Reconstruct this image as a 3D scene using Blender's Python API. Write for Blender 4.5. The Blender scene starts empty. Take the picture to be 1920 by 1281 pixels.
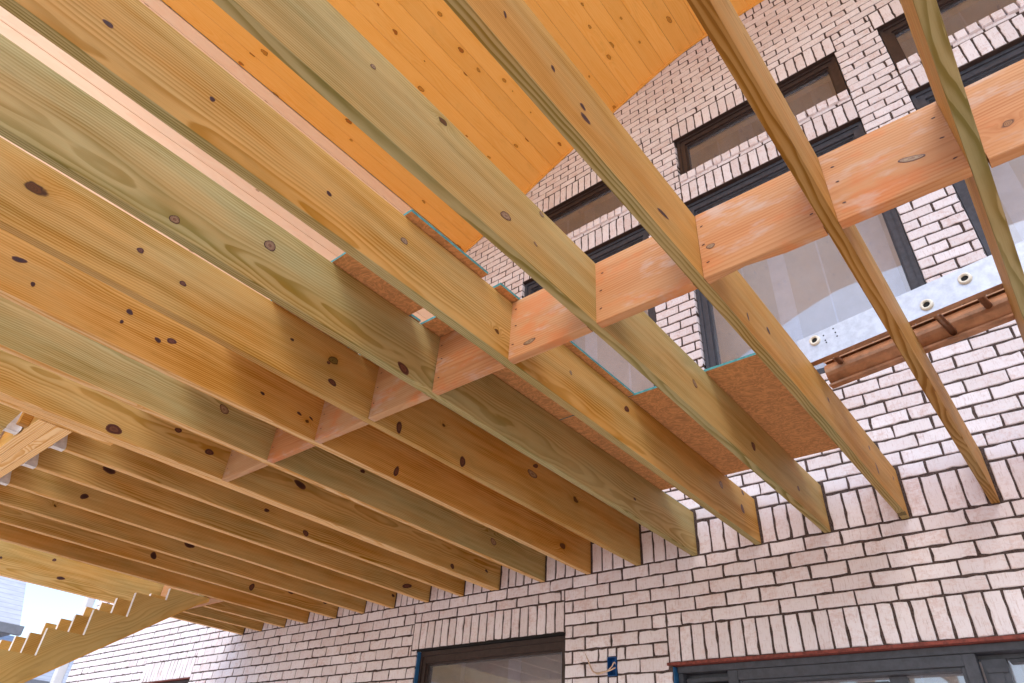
import bpy, bmesh, math, random
from mathutils import Vector, Matrix
R = math.radians
rnd = random.Random(7)
sc = bpy.context.scene
col = sc.collection

# ------------------------------------------------------------------ helpers
def link(o, parent=None):
    col.objects.link(o)
    if parent is not None:
        o.parent = parent
    return o

def tag(o, label=None, cat=None, group=None, kind=None):
    if label: o['label'] = label
    if cat: o['category'] = cat
    if group: o['group'] = group
    if kind: o['kind'] = kind
    return o

def empty(name, loc=(0, 0, 0), label=None, cat=None, group=None, kind=None):
    o = bpy.data.objects.new(name, None)
    o.empty_display_size = 0.2
    o.location = loc
    link(o)
    return tag(o, label, cat, group, kind)

class MB:
    def __init__(s):
        s.v = []; s.f = []; s.mi = []; s.at = []
    def face(s, idx, mi=0, a=0.5):
        s.f.append(idx); s.mi.append(mi); s.at.append(a)
    def box(s, x0, x1, y0, y1, z0, z1, mi=0, a=0.5, side=None):
        n = len(s.v)
        s.v += [(x0, y0, z0), (x1, y0, z0), (x1, y1, z0), (x0, y1, z0), (x0, y0, z1), (x1, y0, z1), (x1, y1, z1), (x0, y1, z1)]
        sm = mi if side is None else side
        for k, q in enumerate([(3, 2, 1, 0), (4, 5, 6, 7), (0, 1, 5, 4), (1, 2, 6, 5), (2, 3, 7, 6), (3, 0, 4, 7)]):
            s.face([n + i for i in q], mi if k < 2 else sm, a)
        return s
    def prism(s, poly, axis, a0, a1, mi=0, a=0.5):
        # poly: 2D points; axis 0 -> (y,z) poly extruded in x, 1 -> (x,z) in y, 2 -> (x,y) in z
        n = len(s.v); m = len(poly)
        for t in (a0, a1):
            for p in poly:
                s.v.append((t, p[0], p[1]) if axis == 0 else ((p[0], t, p[1]) if axis == 1 else (p[0], p[1], t)))
        s.face([n + i for i in range(m)][::-1], mi, a)
        s.face([n + m + i for i in range(m)], mi, a)
        for i in range(m):
            j = (i + 1) % m
            s.face([n + i, n + j, n + m + j, n + m + i], mi, a)
        return s
    def tube(s, pts, r, seg=12, mi=0, caps=True, inner=None):
        rings = []
        for k, p in enumerate(pts):
            p = Vector(p)
            d = (Vector(pts[min(k + 1, len(pts) - 1)]) - Vector(pts[max(k - 1, 0)])).normalized()
            u = d.cross(Vector((0, 0, 1)))
            if u.length < 1e-3: u = Vector((1, 0, 0))
            u.normalize(); w = u.cross(d)
            rr = r[k] if isinstance(r, (list, tuple)) else r
            n = len(s.v)
            for i in range(seg):
                t = 2 * math.pi * i / seg
                s.v.append(tuple(p + u * math.cos(t) * rr + w * math.sin(t) * rr))
            rings.append(n)
        for a, b in zip(rings, rings[1:]):
            for i in range(seg):
                j = (i + 1) % seg
                s.face([a + i, a + j, b + j, b + i], mi)
        if caps:
            s.face([rings[0] + i for i in range(seg)][::-1], mi)
            s.face([rings[-1] + i for i in range(seg)], mi)
        return s
    def mesh(s, name, mats, smooth=False, bevel=0):
        me = bpy.data.meshes.new(name)
        me.from_pydata([tuple(v) for v in s.v], [], s.f)
        for m in (mats if isinstance(mats, (list, tuple)) else [mats]):
            me.materials.append(m)
        me.polygons.foreach_set('material_index', s.mi)
        at = me.attributes.new('tone', 'FLOAT', 'FACE')
        at.data.foreach_set('value', s.at)
        if bevel or True:
            bm = bmesh.new(); bm.from_mesh(me)
            bmesh.ops.recalc_face_normals(bm, faces=bm.faces)
            if bevel:
                bmesh.ops.bevel(bm, geom=list(bm.edges), offset=bevel, segments=2, affect='EDGES', clamp_overlap=True)
            bm.to_mesh(me); bm.free()
        if smooth:
            me.polygons.foreach_set('use_smooth', [True] * len(me.polygons))
        me.update()
        return me
    def build(s, name, mats, parent=None, loc=(0, 0, 0), rot=(0, 0, 0), smooth=False, bevel=0, world=False):
        me = s.mesh(name, mats, smooth, bevel)
        o = bpy.data.objects.new(name, me)
        o.location = loc; o.rotation_euler = rot
        return link(o, parent)

# ------------------------------------------------------------------ node helper
class NT:
    def __init__(s, name):
        m = bpy.data.materials.new(name); m.use_nodes = True
        s.m = m; s.t = m.node_tree; s.t.nodes.clear()
        s.out = s.n('ShaderNodeOutputMaterial')
    def n(s, typ, **kw):
        nd = s.t.nodes.new(typ)
        for k, v in kw.items():
            setattr(nd, k, v)
        return nd
    def l(s, a, b):
        s.t.links.new(a, b)
    def put(s, sock, v):
        if isinstance(v, bpy.types.NodeSocket): s.l(v, sock)
        elif v is not None: sock.default_value = v
    def math(s, op, a, b=None, c=None, clamp=False):
        nd = s.n('ShaderNodeMath', operation=op, use_clamp=clamp)
        s.put(nd.inputs[0], a)
        if b is not None: s.put(nd.inputs[1], b)
        if c is not None: s.put(nd.inputs[2], c)
        return nd.outputs[0]
    def vm(s, op, a, b=None):
        nd = s.n('ShaderNodeVectorMath', operation=op)
        s.put(nd.inputs[0], a)
        if b is not None: s.put(nd.inputs[1], b)
        return nd.outputs['Value'] if op in ('LENGTH', 'DISTANCE', 'DOT_PRODUCT') else nd.outputs[0]
    def comb(s, x, y, z):
        nd = s.n('ShaderNodeCombineXYZ')
        for i, v in enumerate((x, y, z)): s.put(nd.inputs[i], v)
        return nd.outputs[0]
    def sep(s, v):
        nd = s.n('ShaderNodeSeparateXYZ'); s.l(v, nd.inputs[0]); return nd.outputs
    def noise(s, vec, scale=5, detail=3, rough=.5, dist=0):
        nd = s.n('ShaderNodeTexNoise'); s.put(nd.inputs['Vector'], vec)
        nd.inputs['Scale'].default_value = scale; nd.inputs['Detail'].default_value = detail
        nd.inputs['Roughness'].default_value = rough; nd.inputs['Distortion'].default_value = dist
        return nd.outputs['Fac']
    def mix(s, f, a, b, mode='MIX'):
        nd = s.n('ShaderNodeMix', data_type='RGBA', blend_type=mode)
        s.put(nd.inputs[0], f)
        s.put(nd.inputs[6], (*a, 1) if isinstance(a, tuple) else a)
        s.put(nd.inputs[7], (*b, 1) if isinstance(b, tuple) else b)
        return nd.outputs[2]
    def rng(s, v, a, b, c=0., d=1., smooth=True):
        nd = s.n('ShaderNodeMapRange', interpolation_type='SMOOTHSTEP' if smooth else 'LINEAR')
        s.put(nd.inputs[0], v)
        for i, q in enumerate((a, b, c, d)): nd.inputs[i + 1].default_value = q
        return nd.outputs[0]
    def bsdf(s, color, rough=.6, metal=0., bump=None, bstr=.3, bdist=.002, spec=.4, **kw):
        p = s.n('ShaderNodeBsdfPrincipled')
        s.put(p.inputs['Base Color'], (*color, 1) if isinstance(color, tuple) else color)
        s.put(p.inputs['Roughness'], rough); s.put(p.inputs['Metallic'], metal)
        p.inputs['Specular IOR Level'].default_value = spec
        if bump is not None:
            b = s.n('ShaderNodeBump'); b.inputs['Strength'].default_value = bstr
            b.inputs['Distance'].default_value = bdist
            s.l(bump, b.inputs['Height']); s.l(b.outputs[0], p.inputs['Normal'])
        s.l(p.outputs[0], s.out.inputs[0])
        return s.m

def simple(name, c, rough=.6, metal=0., nscale=20, var=.15, spec=.4, bstr=.15):
    t = NT(name)
    tc = t.n('ShaderNodeTexCoord')
    n = t.noise(tc.outputs['Object'], nscale, 5, .65)
    f = t.rng(n, .3, .7)
    c2 = tuple(max(0, x * (1 - var)) for x in c); c1 = tuple(min(1, x * (1 + var)) for x in c)
    return t.bsdf(t.mix(f, c2, c1), rough, metal, n, bstr, .002, spec)

# wood. Local axes of every board: x thickness, y length, z width
def wood(name, light_a, light_b, dark_a, dark_b, ring=.0062, ringamt=.5, knot_density=.42, kscale=3.6, rough=.62, board_attr=False, blotch=False, sat=1.22, knotcol=(.10, .035, .016)):
    t = NT(name)
    tc = t.n('ShaderNodeTexCoord'); oi = t.n('ShaderNodeObjectInfo')
    rn = oi.outputs['Random']
    osep = t.n('ShaderNodeSeparateColor'); t.l(oi.outputs['Color'], osep.inputs[0])
    hue, drk, cath = osep.outputs[0], osep.outputs[1], osep.outputs[2]
    off = t.comb(t.math('MULTIPLY', rn, 0.0), t.math('MULTIPLY', rn, 71.3), t.math('MULTIPLY', rn, 37.7))
    P0 = tc.outputs['Object']
    if board_attr:
        at = t.n('ShaderNodeAttribute', attribute_name='tone')
        tone = at.outputs['Fac']
        off = t.comb(0.0, t.math('MULTIPLY', tone, 171.3), t.math('MULTIPLY', tone, 63.7))
    P = t.vm('ADD', P0, off)
    x, y, z = t.sep(P)
    x0, y0, z0 = t.sep(P0)
    # knots
    kv = t.comb(t.math('MULTIPLY', t.math('ADD', x, z) if board_attr else z, 1.0), y, 0.0)
    kwarp = t.noise(t.vm('MULTIPLY', P, (14, 14, 14)), 1.6, 2)
    kx, ky, kz = t.sep(kv)
    kv2 = t.comb(t.math('ADD', kx, t.math('MULTIPLY', t.math('SUBTRACT', kwarp, .5), .02)),
                 t.math('ADD', t.math('MULTIPLY', ky, .62), t.math('MULTIPLY', t.math('SUBTRACT', kwarp, .5), .035)), 0.0)
    vor = t.n('ShaderNodeTexVoronoi', voronoi_dimensions='2D', feature='F1')
    t.l(kv2, vor.inputs['Vector']); vor.inputs['Scale'].default_value = kscale; vor.inputs['Randomness'].default_value = .95
    cs = t.n('ShaderNodeSeparateColor'); t.l(vor.outputs['Color'], cs.inputs[0])
    has = t.math('LESS_THAN', cs.outputs[0], knot_density)
    krad = t.rng(cs.outputs[1], 0., 1., .006, .021, False)
    d = t.math('DIVIDE', vor.outputs['Distance'], kscale)
    dn = t.math('DIVIDE', d, krad)
    kin = t.math('MULTIPLY', t.rng(dn, 1.12, .86), has)
    kring = t.math('MULTIPLY', t.math('MULTIPLY', t.rng(dn, .8, .95), t.rng(dn, 1.35, 1.0)), has)
    halo = t.math('MULTIPLY', t.math('POWER', 2.718, t.math('MULTIPLY', t.math('MULTIPLY', dn, dn), -.16)), has)
    # growth rings around a pith that lies off the board
    W = t.noise(t.vm('MULTIPLY', P, (2.2, .55, 2.2)), 1.0, 3, .55)
    W2 = t.noise(t.vm('MULTIPLY', P, (9, 2.6, 9)), 1.0, 3, .55)
    cx = t.math('ADD', t.math('MULTIPLY', t.math('SUBTRACT', rn, .5), .11), .09)
    cz = t.math('ADD', t.math('MULTIPLY', t.math('FRACT', t.math('MULTIPLY', rn, 17.31)), .5), -.1)
    px = t.math('ADD', x0, cx)
    if board_attr:
        pz = t.math('ADD', t.math('FRACT', t.math('MULTIPLY', t.math('ADD', x0, 50.0), 7.4)), -.5)
        pz = t.math('MULTIPLY', pz, .13)
        px = t.math('MULTIPLY', t.math('ADD', tone, .1), .06)
    else:
        pz = t.math('SUBTRACT', z0, cz)
    rr = t.math('SQRT', t.math('ADD', t.math('MULTIPLY', px, px), t.math('MULTIPLY', pz, pz)))
    amp = t.math('ADD', t.math('MULTIPLY', cath, .16), .03)
    F = t.math('ADD', rr, t.math('MULTIPLY', t.math('SUBTRACT', W, .5), amp))
    F = t.math('ADD', F, t.math('MULTIPLY', t.math('SUBTRACT', W2, .5), .010))
    F = t.math('ADD', F, t.math('MULTIPLY', halo, .030))
    fr = t.math('FRACT', t.math('DIVIDE', F, ring))
    band = t.math('MULTIPLY', t.rng(fr, .25, .85), t.rng(fr, 1.0, .9))
    # broad bands
    bn = t.noise(t.comb(t.math('MULTIPLY', F, 1.0), t.math('MULTIPLY', y, .03), t.math('MULTIPLY', rn, 9.0)), 34, 4, .7)
    broad = t.rng(bn, .33, .68)
    fib = t.noise(t.vm('MULTIPLY', P, (380, 9, 380)), 1.0, 2, .5)
    blot = t.noise(t.vm('MULTIPLY', P, (2.0, 1.0, 5.0)), 1.4, 4, .6)
    und = t.rng(z0, .0052, .0030, 0., 1.)
    if not board_attr:
        hue = t.math('ADD', t.math('MULTIPLY', hue, t.math('SUBTRACT', 1.0, und)), t.math('MULTIPLY', oi.outputs['Alpha'], und))
    hsel = t.math('ADD', hue, t.math('MULTIPLY', t.math('SUBTRACT', blot, .5), 1.3), clamp=True)
    lite = t.mix(hsel, light_a, light_b)
    dark = t.mix(hsel, dark_a, dark_b)
    amt = t.math('MULTIPLY', t.math('ADD', t.math('MULTIPLY', band, .55), t.math('MULTIPLY', broad, .45)), ringamt * 1.25)
    blot2 = t.noise(t.vm('MULTIPLY', P, (3.0, .8, 3.0)), 2.1, 2, .6)
    amt = t.math('MULTIPLY', amt, t.rng(blot2, .25, .7, .45, 1.15), clamp=True)
    amt = t.math('ADD', amt, t.math('MULTIPLY', t.math('MULTIPLY', und, drk), t.math('MULTIPLY', band, .8)), clamp=True) if not board_attr else amt
    c = t.mix(amt, lite, dark)
    c = t.mix(t.math('MULTIPLY', t.rng(fib, .35, .75), .16), c, dark)
    c = t.mix(t.math('MULTIPLY', halo, .45), c, dark)
    kc = t.mix(t.rng(cs.outputs[2], .45, .55), knotcol, tuple(q * .8 + w * .2 for q, w in zip(dark_a, (.1, .05, .03))))
    kc2 = t.mix(t.rng(t.math('FRACT', t.math('MULTIPLY', dn, 3.2)), .4, .9), kc, tuple(q * .5 for q in knotcol))
    c = t.mix(t.math('MULTIPLY', kin, .93), c, kc2)
    c = t.mix(t.math('MULTIPLY', kring, .8), c, tuple(q * .45 for q in knotcol))
    # fine splits and pitch streaks
    st = t.noise(t.vm('MULTIPLY', P, (30, 1.5, 46)), 1.0, 2, .5)
    c = t.mix(t.rng(st, .74, .80, 0., .55), c, tuple(q * .5 for q in dark_b))
    # grime / treatment stain
    gr = t.noise(t.vm('MULTIPLY', P, (6, 2.5, 9)), 1.0, 5, .7)
    c = t.mix(t.rng(gr, .55, .82, 0., .35), c, tuple(q * .6 for q in dark_a))
    if not board_attr:
        c = t.mix(t.math('MULTIPLY', und, t.math('SUBTRACT', oi.outputs['Alpha'], 1.0, clamp=True)), c, t.mix(band, (.92, .70, .44), (.74, .46, .22)))  # pale undersides: light from the ground painted in along with the wood tone
    if blotch:
        b1 = t.noise(t.vm('MULTIPLY', P, (3, 2.2, 5)), 1.7, 4, .65)
        c = t.mix(t.rng(b1, .50, .68, 0., .6), c, (.58, .235, .125))
        b2 = t.noise(t.vm('MULTIPLY', t.vm('ADD', P, (5.2, 1.3, 8.8)), (3, 2.4, 7)), 1.9, 4, .65)
        c = t.mix(t.rng(b2, .52, .70, 0., .5), c, (.54, .46, .41))
        b3 = t.noise(t.vm('MULTIPLY', P, (10, 16, 60)), 1., 5, .75)
        c = t.mix(t.rng(b3, .66, .74, 0., .5), c, (.30, .26, .30))
    v = t.math('SUBTRACT', 1.0, t.math('MULTIPLY', t.math('MULTIPLY', drk, .5), t.math('ADD', 1.0, t.math('MULTIPLY', und, .75))))
    if board_attr:
        v = t.math('ADD', .93, t.math('MULTIPLY', t.math('FRACT', t.math('MULTIPLY', tone, 13.7)), .12))
    hv = t.n('ShaderNodeHueSaturation'); t.l(c, hv.inputs['Color']); t.l(v, hv.inputs['Value']); hv.inputs['Saturation'].default_value = sat
    hgt = t.math('ADD', t.math('MULTIPLY', amt, -.5), t.math('MULTIPLY', fib, .4))
    hgt = t.math('SUBTRACT', hgt, t.math('MULTIPLY', kring, .6))
    return t.bsdf(hv.outputs[0], rough, 0, hgt, .35, .0012, .3)

M = {}
M['pine'] = wood('treated_pine', (.53, .465, .27), (.74, .46, .225), (.24, .20, .075), (.38, .175, .05), ring=.0078, ringamt=.78, knot_density=.12)
M['pink_pine'] = wood('pink_pine', (.54, .38, .24), (.57, .315, .18), (.38, .22, .12), (.38, .15, .07), ring=.010, ringamt=.6, blotch=True, sat=1.18, knot_density=.2, kscale=3.0, knotcol=(.2, .1, .07))
M['sky_lit_pine'] = wood('sky_lit_pine', (.92, .68, .48), (.92, .66, .46), (.82, .50, .30), (.84, .48, .28), ring=.012, ringamt=.3, knot_density=.5, kscale=3.2, board_attr=True, sat=1.0, knotcol=(.5, .22, .12))  # soffit boards again, with the sky light on the side face coloured in
M['stair_pine'] = wood('stair_pine', (.60, .49, .27), (.72, .48, .23), (.36, .27, .12), (.44, .26, .10), ring=.010, ringamt=.6, knot_density=.2)
M['soffit'] = wood('varnished_soffit_pine', (.93, .54, .205), (.95, .57, .225), (.84, .42, .12), (.86, .44, .135), ring=.012, ringamt=.55, knot_density=.32, kscale=5.2, rough=.45, board_attr=True, sat=1.12, knotcol=(.48, .17, .06))

def mat_brick():
    t = NT('whitewashed_brick')
    tc = t.n('ShaderNodeTexCoord'); P = tc.outputs['Object']
    at = t.n('ShaderNodeAttribute', attribute_name='tone'); tone = at.outputs['Fac']
    off = t.comb(t.math('MULTIPLY', tone, 90.0), t.math('MULTIPLY', tone, 55.0), 0.0)
    Q = t.vm('ADD', P, off)
    big = t.noise(Q, 9, 4, .6)
    med = t.noise(t.vm('MULTIPLY', Q, (1, 1, 1.6)), 42, 5, .72)
    fine = t.noise(Q, 190, 4, .7)
    streak = t.noise(t.vm('MULTIPLY', Q, (160, 160, 22)), 1.0, 4, .7)
    scr = t.noise(t.vm('MULTIPLY', Q, (18, 18, 120)), 1.0, 4, .7)
    base = t.mix(t.math('FRACT', t.math('MULTIPLY', tone, 7.3)), (.77, .715, .735), (.88, .845, .885))
    wear = t.math('ADD', t.math('MULTIPLY', med, .55), t.math('MULTIPLY', big, .45))
    wear = t.math('ADD', wear, t.math('MULTIPLY', t.math('SUBTRACT', t.math('FRACT', t.math('MULTIPLY', tone, 3.1)), .5), .07))
    c = t.mix(t.rng(wear, .47, .68, 0., .55), base, (.62, .42, .37))
    c = t.mix(t.rng(streak, .52, .72, 0., .45), c, (.40, .25, .21))
    c = t.mix(t.rng(scr, .6, .78, 0., .4), c, (.30, .22, .20))
    c = t.mix(t.rng(fine, .62, .78, 0., .5), c, (.24, .17, .15))
    c = t.mix(t.rng(t.noise(Q, 75, 5, .8), .66, .72, 0., .7), c, (.12, .09, .09))
    h = t.math('ADD', t.math('MULTIPLY', med, .8), t.math('MULTIPLY', fine, .5))
    return t.bsdf(c, .85, 0, h, .6, .003, .2)
M['brick'] = mat_brick()
M['mortar'] = simple('dark_mortar', (.085, .062, .056), .95, nscale=120, var=.5, spec=.1, bstr=.6)

def mat_osb(name, base, edge=False):
    t = NT(name)
    tc = t.n('ShaderNodeTexCoord'); P = tc.outputs['Object']
    w = t.noise(P, 6, 2)
    P2 = t.vm('ADD', P, t.comb(t.math('MULTIPLY', w, .15), t.math('MULTIPLY', w, .1), 0.0))
    v = t.n('ShaderNodeTexVoronoi', feature='F1'); t.l(t.vm('MULTIPLY', P2, (50, 120, 1)), v.inputs['Vector']); v.inputs['Scale'].default_value = 1
    v2 = t.n('ShaderNodeTexVoronoi', feature='F1'); t.l(t.vm('MULTIPLY', P2, (130, 60, 1)), v2.inputs['Vector']); v2.inputs['Scale'].default_value = 1
    s1 = t.sep(v.outputs['Color']); s2 = t.sep(v2.outputs['Color'])
    f = t.math('ADD', t.math('MULTIPLY', s1[0], .55), t.math('MULTIPLY', s2[1], .45))
    fb = t.noise(t.vm('MULTIPLY', P, (60, 400, 1)), 1., 3, .6)
    f = t.math('ADD', t.math('MULTIPLY', f, .7), t.math('MULTIPLY', fb, .3))
    c = t.mix(t.rng(f, .2, .8), tuple(q * .78 for q in base), tuple(min(1, q * 1.18) for q in base))
    return t.bsdf(c, .75, 0, f, .4, .002, .2)
M['osb'] = mat_osb('strand_board', (.60, .30, .12))
M['cut_wood'] = simple('fresh_cut_wood', (.88, .80, .70), .7, nscale=40, var=.1)
def mat_knot():
    t = NT('pine_knot'); tc = t.n('ShaderNodeTexCoord'); at = t.n('ShaderNodeAttribute', attribute_name='tone')
    n = t.noise(tc.outputs['Object'], 160, 4, .7)
    f = t.math('ADD', at.outputs['Fac'], t.math('MULTIPLY', t.math('SUBTRACT', n, .5), .45), clamp=True)
    r = t.n('ShaderNodeValToRGB'); e = r.color_ramp.elements
    e[0].position = 0; e[0].color = (.020, .010, .008, 1); e[1].position = 1; e[1].color = (.36, .27, .15, 1)
    x = e.new(.35); x.color = (.085, .024, .014, 1); x = e.new(.6); x.color = (.17, .065, .032, 1)
    t.l(f, r.inputs[0])
    return t.bsdf(r.outputs[0], .45, 0, n, .5, .002, .4)
M['knot'] = mat_knot()
M['teal'] = simple('teal_edge_sealer', (.05, .22, .21), .6, nscale=60, var=.3)
M['frame_brown'] = simple('dark_brown_frame', (.045, .028, .024), .45, nscale=30, var=.2)
M['frame_slate'] = simple('slate_grey_frame', (.055, .058, .072), .42, nscale=30, var=.2)
M['drywall'] = simple('grey_drywall', (.56, .55, .56), .9, nscale=3, var=.06)
M['beige'] = simple('beige_board', (.80, .68, .52), .85, nscale=6, var=.06)
M['tape'] = simple('white_joint_tape', (.64, .66, .74), .9, nscale=8, var=.05)
M['rust'] = simple('red_primer_steel', (.20, .045, .032), .6, nscale=50, var=.4)
M['blue'] = simple('blue_flashing', (.02, .11, .26), .5, nscale=30, var=.2)
M['blue_box'] = simple('blue_plastic', (.01, .09, .30), .4, nscale=30, var=.1)
M['wire'] = simple('beige_wire', (.62, .45, .32), .5, nscale=60, var=.2)
M['zinc'] = simple('galvanised_steel', (.80, .82, .85), .38, .55, nscale=40, var=.12)
M['alu'] = simple('scuffed_aluminium', (.60, .62, .66), .42, .55, nscale=26, var=.12, bstr=.25)
M['alu_rung_reflection'] = simple('rung_warm_reflection', (.30, .17, .11), .42, .6, nscale=40, var=.2)  # aluminium rungs, brown reflection put into the base colour
M['alu_warm_reflection'] = simple('aluminium_warm_reflection', (.46, .235, .12), .38, .55, nscale=14, var=.22, bstr=.2)  # aluminium far rail and flanges, orange-brown reflection painted as base colour
M['ring'] = simple('ivory_ring', (.74, .70, .60), .5, nscale=30, var=.08)
M['black'] = simple('black_gap', (.012, .012, .012), .9, nscale=30, var=.1)
M['tan_ground'] = simple('dry_ground', (.67, .54, .44), .95, nscale=1.5, var=.25)
M['roof_dark'] = simple('roof_felt', (.10, .10, .10), .9, nscale=10, var=.2)
M['plain_brick'] = simple('pale_brick_far', (.55, .46, .43), .9, nscale=10, var=.1)
M['white_paint'] = simple('white_paint', (.80, .81, .83), .5, nscale=10, var=.04)
M['gutter'] = simple('grey_gutter', (.22, .24, .28), .5, nscale=10, var=.1)
def mat_lines(name, c, cl, pitch, axis=2):
    t = NT(name); tc = t.n('ShaderNodeTexCoord'); s = t.sep(tc.outputs['Object'])
    fr = t.math('FRACT', t.math('DIVIDE', s[axis], pitch))
    vv = t.noise(t.vm('MULTIPLY', tc.outputs['Object'], (6, 6, 20)), 1., 2)
    cc = t.mix(t.rng(vv, .3, .7), tuple(q * .88 for q in c), c)
    return t.bsdf(t.mix(t.rng(fr, .12, .02), cc, cl), .8, 0, fr, .5, .01, .2)
M['shingle'] = mat_lines('pale_shingles', (.56, .60, .68), (.30, .33, .40), .085)
M['siding'] = mat_lines('white_siding', (.74, .77, .82), (.45, .5, .58), .11)

def mat_glass():
    t = NT('window_glass')
    tc = t.n('ShaderNodeTexCoord')
    n = t.noise(tc.outputs['Object'], 2.2, 2)
    bp = t.n('ShaderNodeBump'); bp.inputs['Strength'].default_value = .04; bp.inputs['Distance'].default_value = .01
    t.l(n, bp.inputs['Height'])
    g = t.n('ShaderNodeBsdfGlossy'); g.inputs['Roughness'].default_value = .02; g.inputs['Color'].default_value = (.9, .92, .95, 1)
    t.l(bp.outputs[0], g.inputs['Normal'])
    tr = t.n('ShaderNodeBsdfTransparent'); tr.inputs['Color'].default_value = (.985, .99, 1, 1)
    ge = t.n('ShaderNodeNewGeometry')
    cs_ = t.math('SUBTRACT', 1.0, t.math('ABSOLUTE', t.vm('DOT_PRODUCT', ge.outputs['Incoming'], ge.outputs['Normal'])), clamp=True)
    f = t.math('ADD', t.math('MULTIPLY', t.math('POWER', cs_, 4.0), .9), .10, clamp=True)
    mx = t.n('ShaderNodeMixShader'); t.l(f, mx.inputs[0]); t.l(tr.outputs[0], mx.inputs[1]); t.l(g.outputs[0], mx.inputs[2])
    # thin diffuse film, added to lift the dark panes with bluish sky haze
    df = t.n('ShaderNodeBsdfDiffuse'); df.inputs['Color'].default_value = (.66, .70, .80, 1)
    d2 = t.noise(tc.outputs['Object'], 7, 5, .7)
    mx2 = t.n('ShaderNodeMixShader'); t.l(t.rng(d2, .3, .8, .04, .09), mx2.inputs[0]); t.l(mx.outputs[0], mx2.inputs[1]); t.l(df.outputs[0], mx2.inputs[2])
    t.l(mx2.outputs[0], t.out.inputs[0])
    return t.m
M['glass'] = mat_glass()

# ------------------------------------------------------------------ measured layout (metres; z = 0 is the underside of the joists, y = 0 the brick face)
GZ = -3.05
H = .281        # joist depth
T = .038        # joist thickness
JX = {0: .334, 1: -.028, 2: -.435, 3: -.837, 4: -1.236, 5: -1.646, 6: -2.050, 7: -2.446, 8: -2.845, 9: -3.279, 10: -3.651,
      11: -4.042, 12: -4.465, 13: -4.859, 14: -5.260, 15: -5.700, 16: -6.070, 17: -6.472, 18: -6.825}
YB = -2.335     # blocking line
YH = -3.07      # header, wall-side face

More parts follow.
